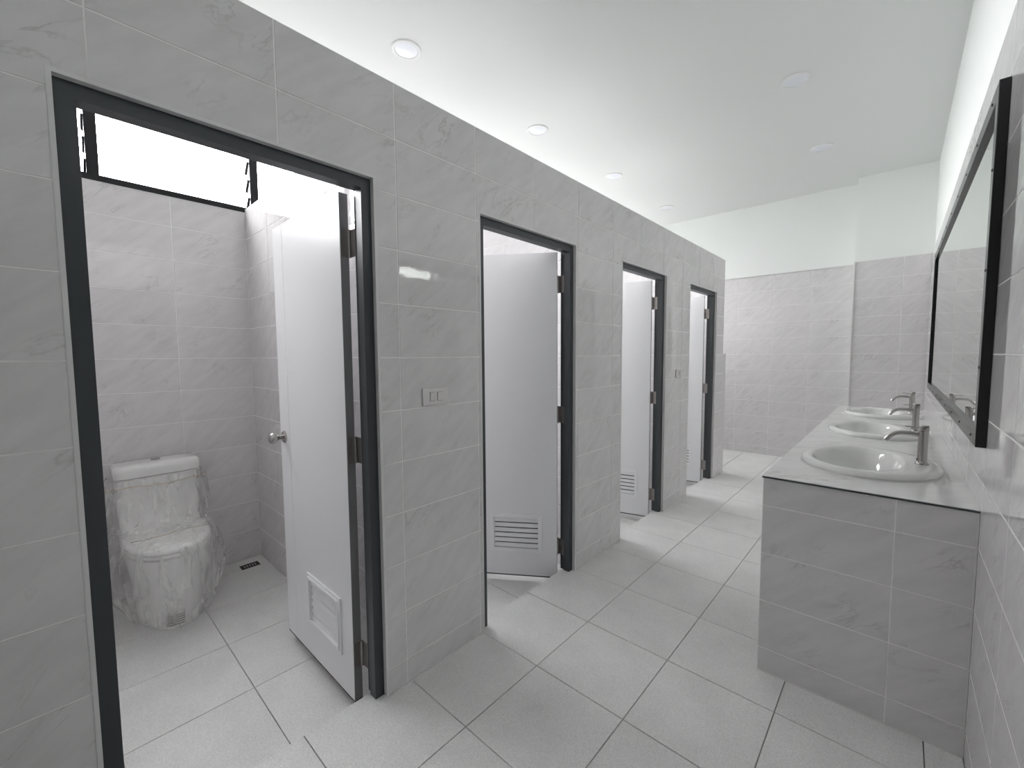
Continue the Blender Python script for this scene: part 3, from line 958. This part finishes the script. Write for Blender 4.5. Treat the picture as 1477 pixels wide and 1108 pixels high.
# supply hose and angle valve on the near side
bm = bmesh.new()
pts = []
for k in range(25):
    t = k / 24
    pts.append((0.03 + 0.13 * math.sin(PI * t), -0.235 - 0.02 * math.sin(PI * t), 0.16 + 0.32 * t))
tube(bm, pts, 0.006, 10)
mesh_obj('supply_hose', bm, 'hose', to, smooth=True)
bm = bmesh.new()
cyl(bm, (0.0, -0.235, 0.16), (0.05, -0.235, 0.16), 0.012, n=16); cyl(bm, (0.035, -0.235, 0.145), (0.035, -0.235, 0.19), 0.010, n=16)
mesh_obj('angle_valve', bm, 'steel', to, smooth=True, auto=40)

# ------------------------------------------------------------------ plastic film over the toilet
film_rings = [(0.752, 0.232, 0.208, 0.05, 0.003), (0.715, 0.236, 0.214, 0.06, 0.012), (0.66, 0.236, 0.216, 0.06, 0.020), (0.60, 0.240, 0.218, 0.07, 0.024),
              (0.54, 0.255, 0.220, 0.09, 0.026), (0.50, 0.285, 0.220, 0.12, 0.020), (0.484, 0.34, 0.216, 0.16, 0.010), (0.478, 0.42, 0.212, 0.20, 0.006), (0.474, 0.50, 0.210, 0.24, 0.005),
              (0.471, 0.58, 0.208, 0.28, 0.004), (0.468, 0.645, 0.208, 0.30, 0.004), (0.452, 0.674, 0.212, 0.31, 0.006), (0.42, 0.678, 0.216, 0.31, 0.016),
              (0.36, 0.676, 0.217, 0.31, 0.026), (0.30, 0.664, 0.214, 0.31, 0.034), (0.24, 0.650, 0.206, 0.31, 0.040), (0.17, 0.636, 0.195, 0.31, 0.044),
              (0.10, 0.626, 0.186, 0.31, 0.044), (0.045, 0.620, 0.178, 0.31, 0.036), (0.012, 0.616, 0.172, 0.31, 0.026)]
NT = 150
def film_pt(i, t):
    h, xf, hw, nose, amp = film_rings[i]
    xb_ = 0.014
    if t < 0.22:
        q = t / 0.22
        x, y, nx, ny = xb_ + (xf - nose - xb_) * q, -hw, 0.0, -1.0
    elif t > 0.78:
        q = (1 - t) / 0.22
        x, y, nx, ny = xb_ + (xf - nose - xb_) * q, hw, 0.0, 1.0
    else:
        a = -PI / 2 + PI * (t - 0.22) / 0.56
        c, s_ = math.cos(a), math.sin(a)
        x, y = xf - nose + nose * abs(c) ** (2 / 2.1), hw * math.copysign(abs(s_) ** (2 / 2.1), s_)
        nx, ny = c, s_
    g = t * 9.0
    f = 0.5 + 0.5 * mnoise.noise(Vector((g, h * 2.2, 3.1)))
    f += 0.40 * (0.5 + 0.5 * mnoise.noise(Vector((g * 2.6, h * 3.5, 9.4))))
    f += 0.25 * abs(mnoise.noise(Vector((g * 5.0, h * 7.0, 1.7))))
    side = abs(ny)
    d = amp * f * (0.8 + 0.9 * side)
    x += d * nx; y += d * ny
    z = h
    if h < 0.46:
        z += 0.006 * mnoise.noise(Vector((g * 2, h * 9.0, 5.5)))
    elif h < 0.49:
        z += 0.005 + 0.003 * abs(mnoise.noise(Vector((x * 22.0, y * 22.0, 5.5))))
    n = len(film_rings)
    if i >= n - 4:
        z += 0.13 * side * (0.5 + 0.5 * mnoise.noise(Vector((g * 0.9, 0.0, 8.8)))) * {1: 1.0, 2: 0.85, 3: 0.5, 4: 0.2}[n - i]
    if i == 0:
        z += 0.004 * mnoise.noise(Vector((g * 2, 2.0, 0.3)))
    return (x, y, max(z, 0.004))
bm = bmesh.new()
loft(bm, [[film_pt(i, k / NT) for k in range(NT + 1)] for i in range(len(film_rings))], close=False)
film = tag(empty('plastic_sheet', (XB + 0.015, TY, SF)), 'crumpled clear plastic film draped over the toilet', 'plastic sheet')
fs = mesh_obj('film', bm, 'film', film, smooth=True)
sub = fs.modifiers.new('smooth', 'SUBSURF'); sub.levels = 1; sub.render_levels = 1
bm = bmesh.new()
tube(bm, [tuple(a + b_ for a, b_ in zip(film_pt(1, 0.12 + 0.76 * k / 60), (0.0015, 0, 0.004 * math.sin(k * 0.35)))) for k in range(61)], 0.0022, 6)
mesh_obj('tape_band', bm, 'tape', film, smooth=True)
bm = bmesh.new()
tube(bm, [(0.475 + 0.01 * math.sin(k * 0.2), -0.165 + 0.33 * k / 30, 0.4835 + 0.0015 * math.sin(k * 0.9)) for k in range(31)], 0.0014, 6)
mesh_obj('crease_line', bm, 'tape', film, smooth=True)

# ------------------------------------------------------------------ floor drain
fd = tag(empty('floor_drain', (-1.826, 0.690, SF), 0.0), 'small dark rectangular drain grate in the stall corner', 'drain')
bm = bmesh.new()
for q in ((-0.032, 0.032, -0.055, -0.047), (-0.032, 0.032, 0.047, 0.055), (-0.032, -0.025, -0.047, 0.047), (0.025, 0.032, -0.047, 0.047)):
    box(bm, *q, 0.0, 0.004)
mesh_obj('grate_frame', bm, 'drain', fd)
for k in range(6):
    bm = bmesh.new(); box(bm, -0.025, 0.025, -0.040 + k * 0.016 - 0.005, -0.040 + k * 0.016 + 0.005, 0.0005, 0.0032)
    mesh_obj('grate_bar', bm, 'drain', fd)
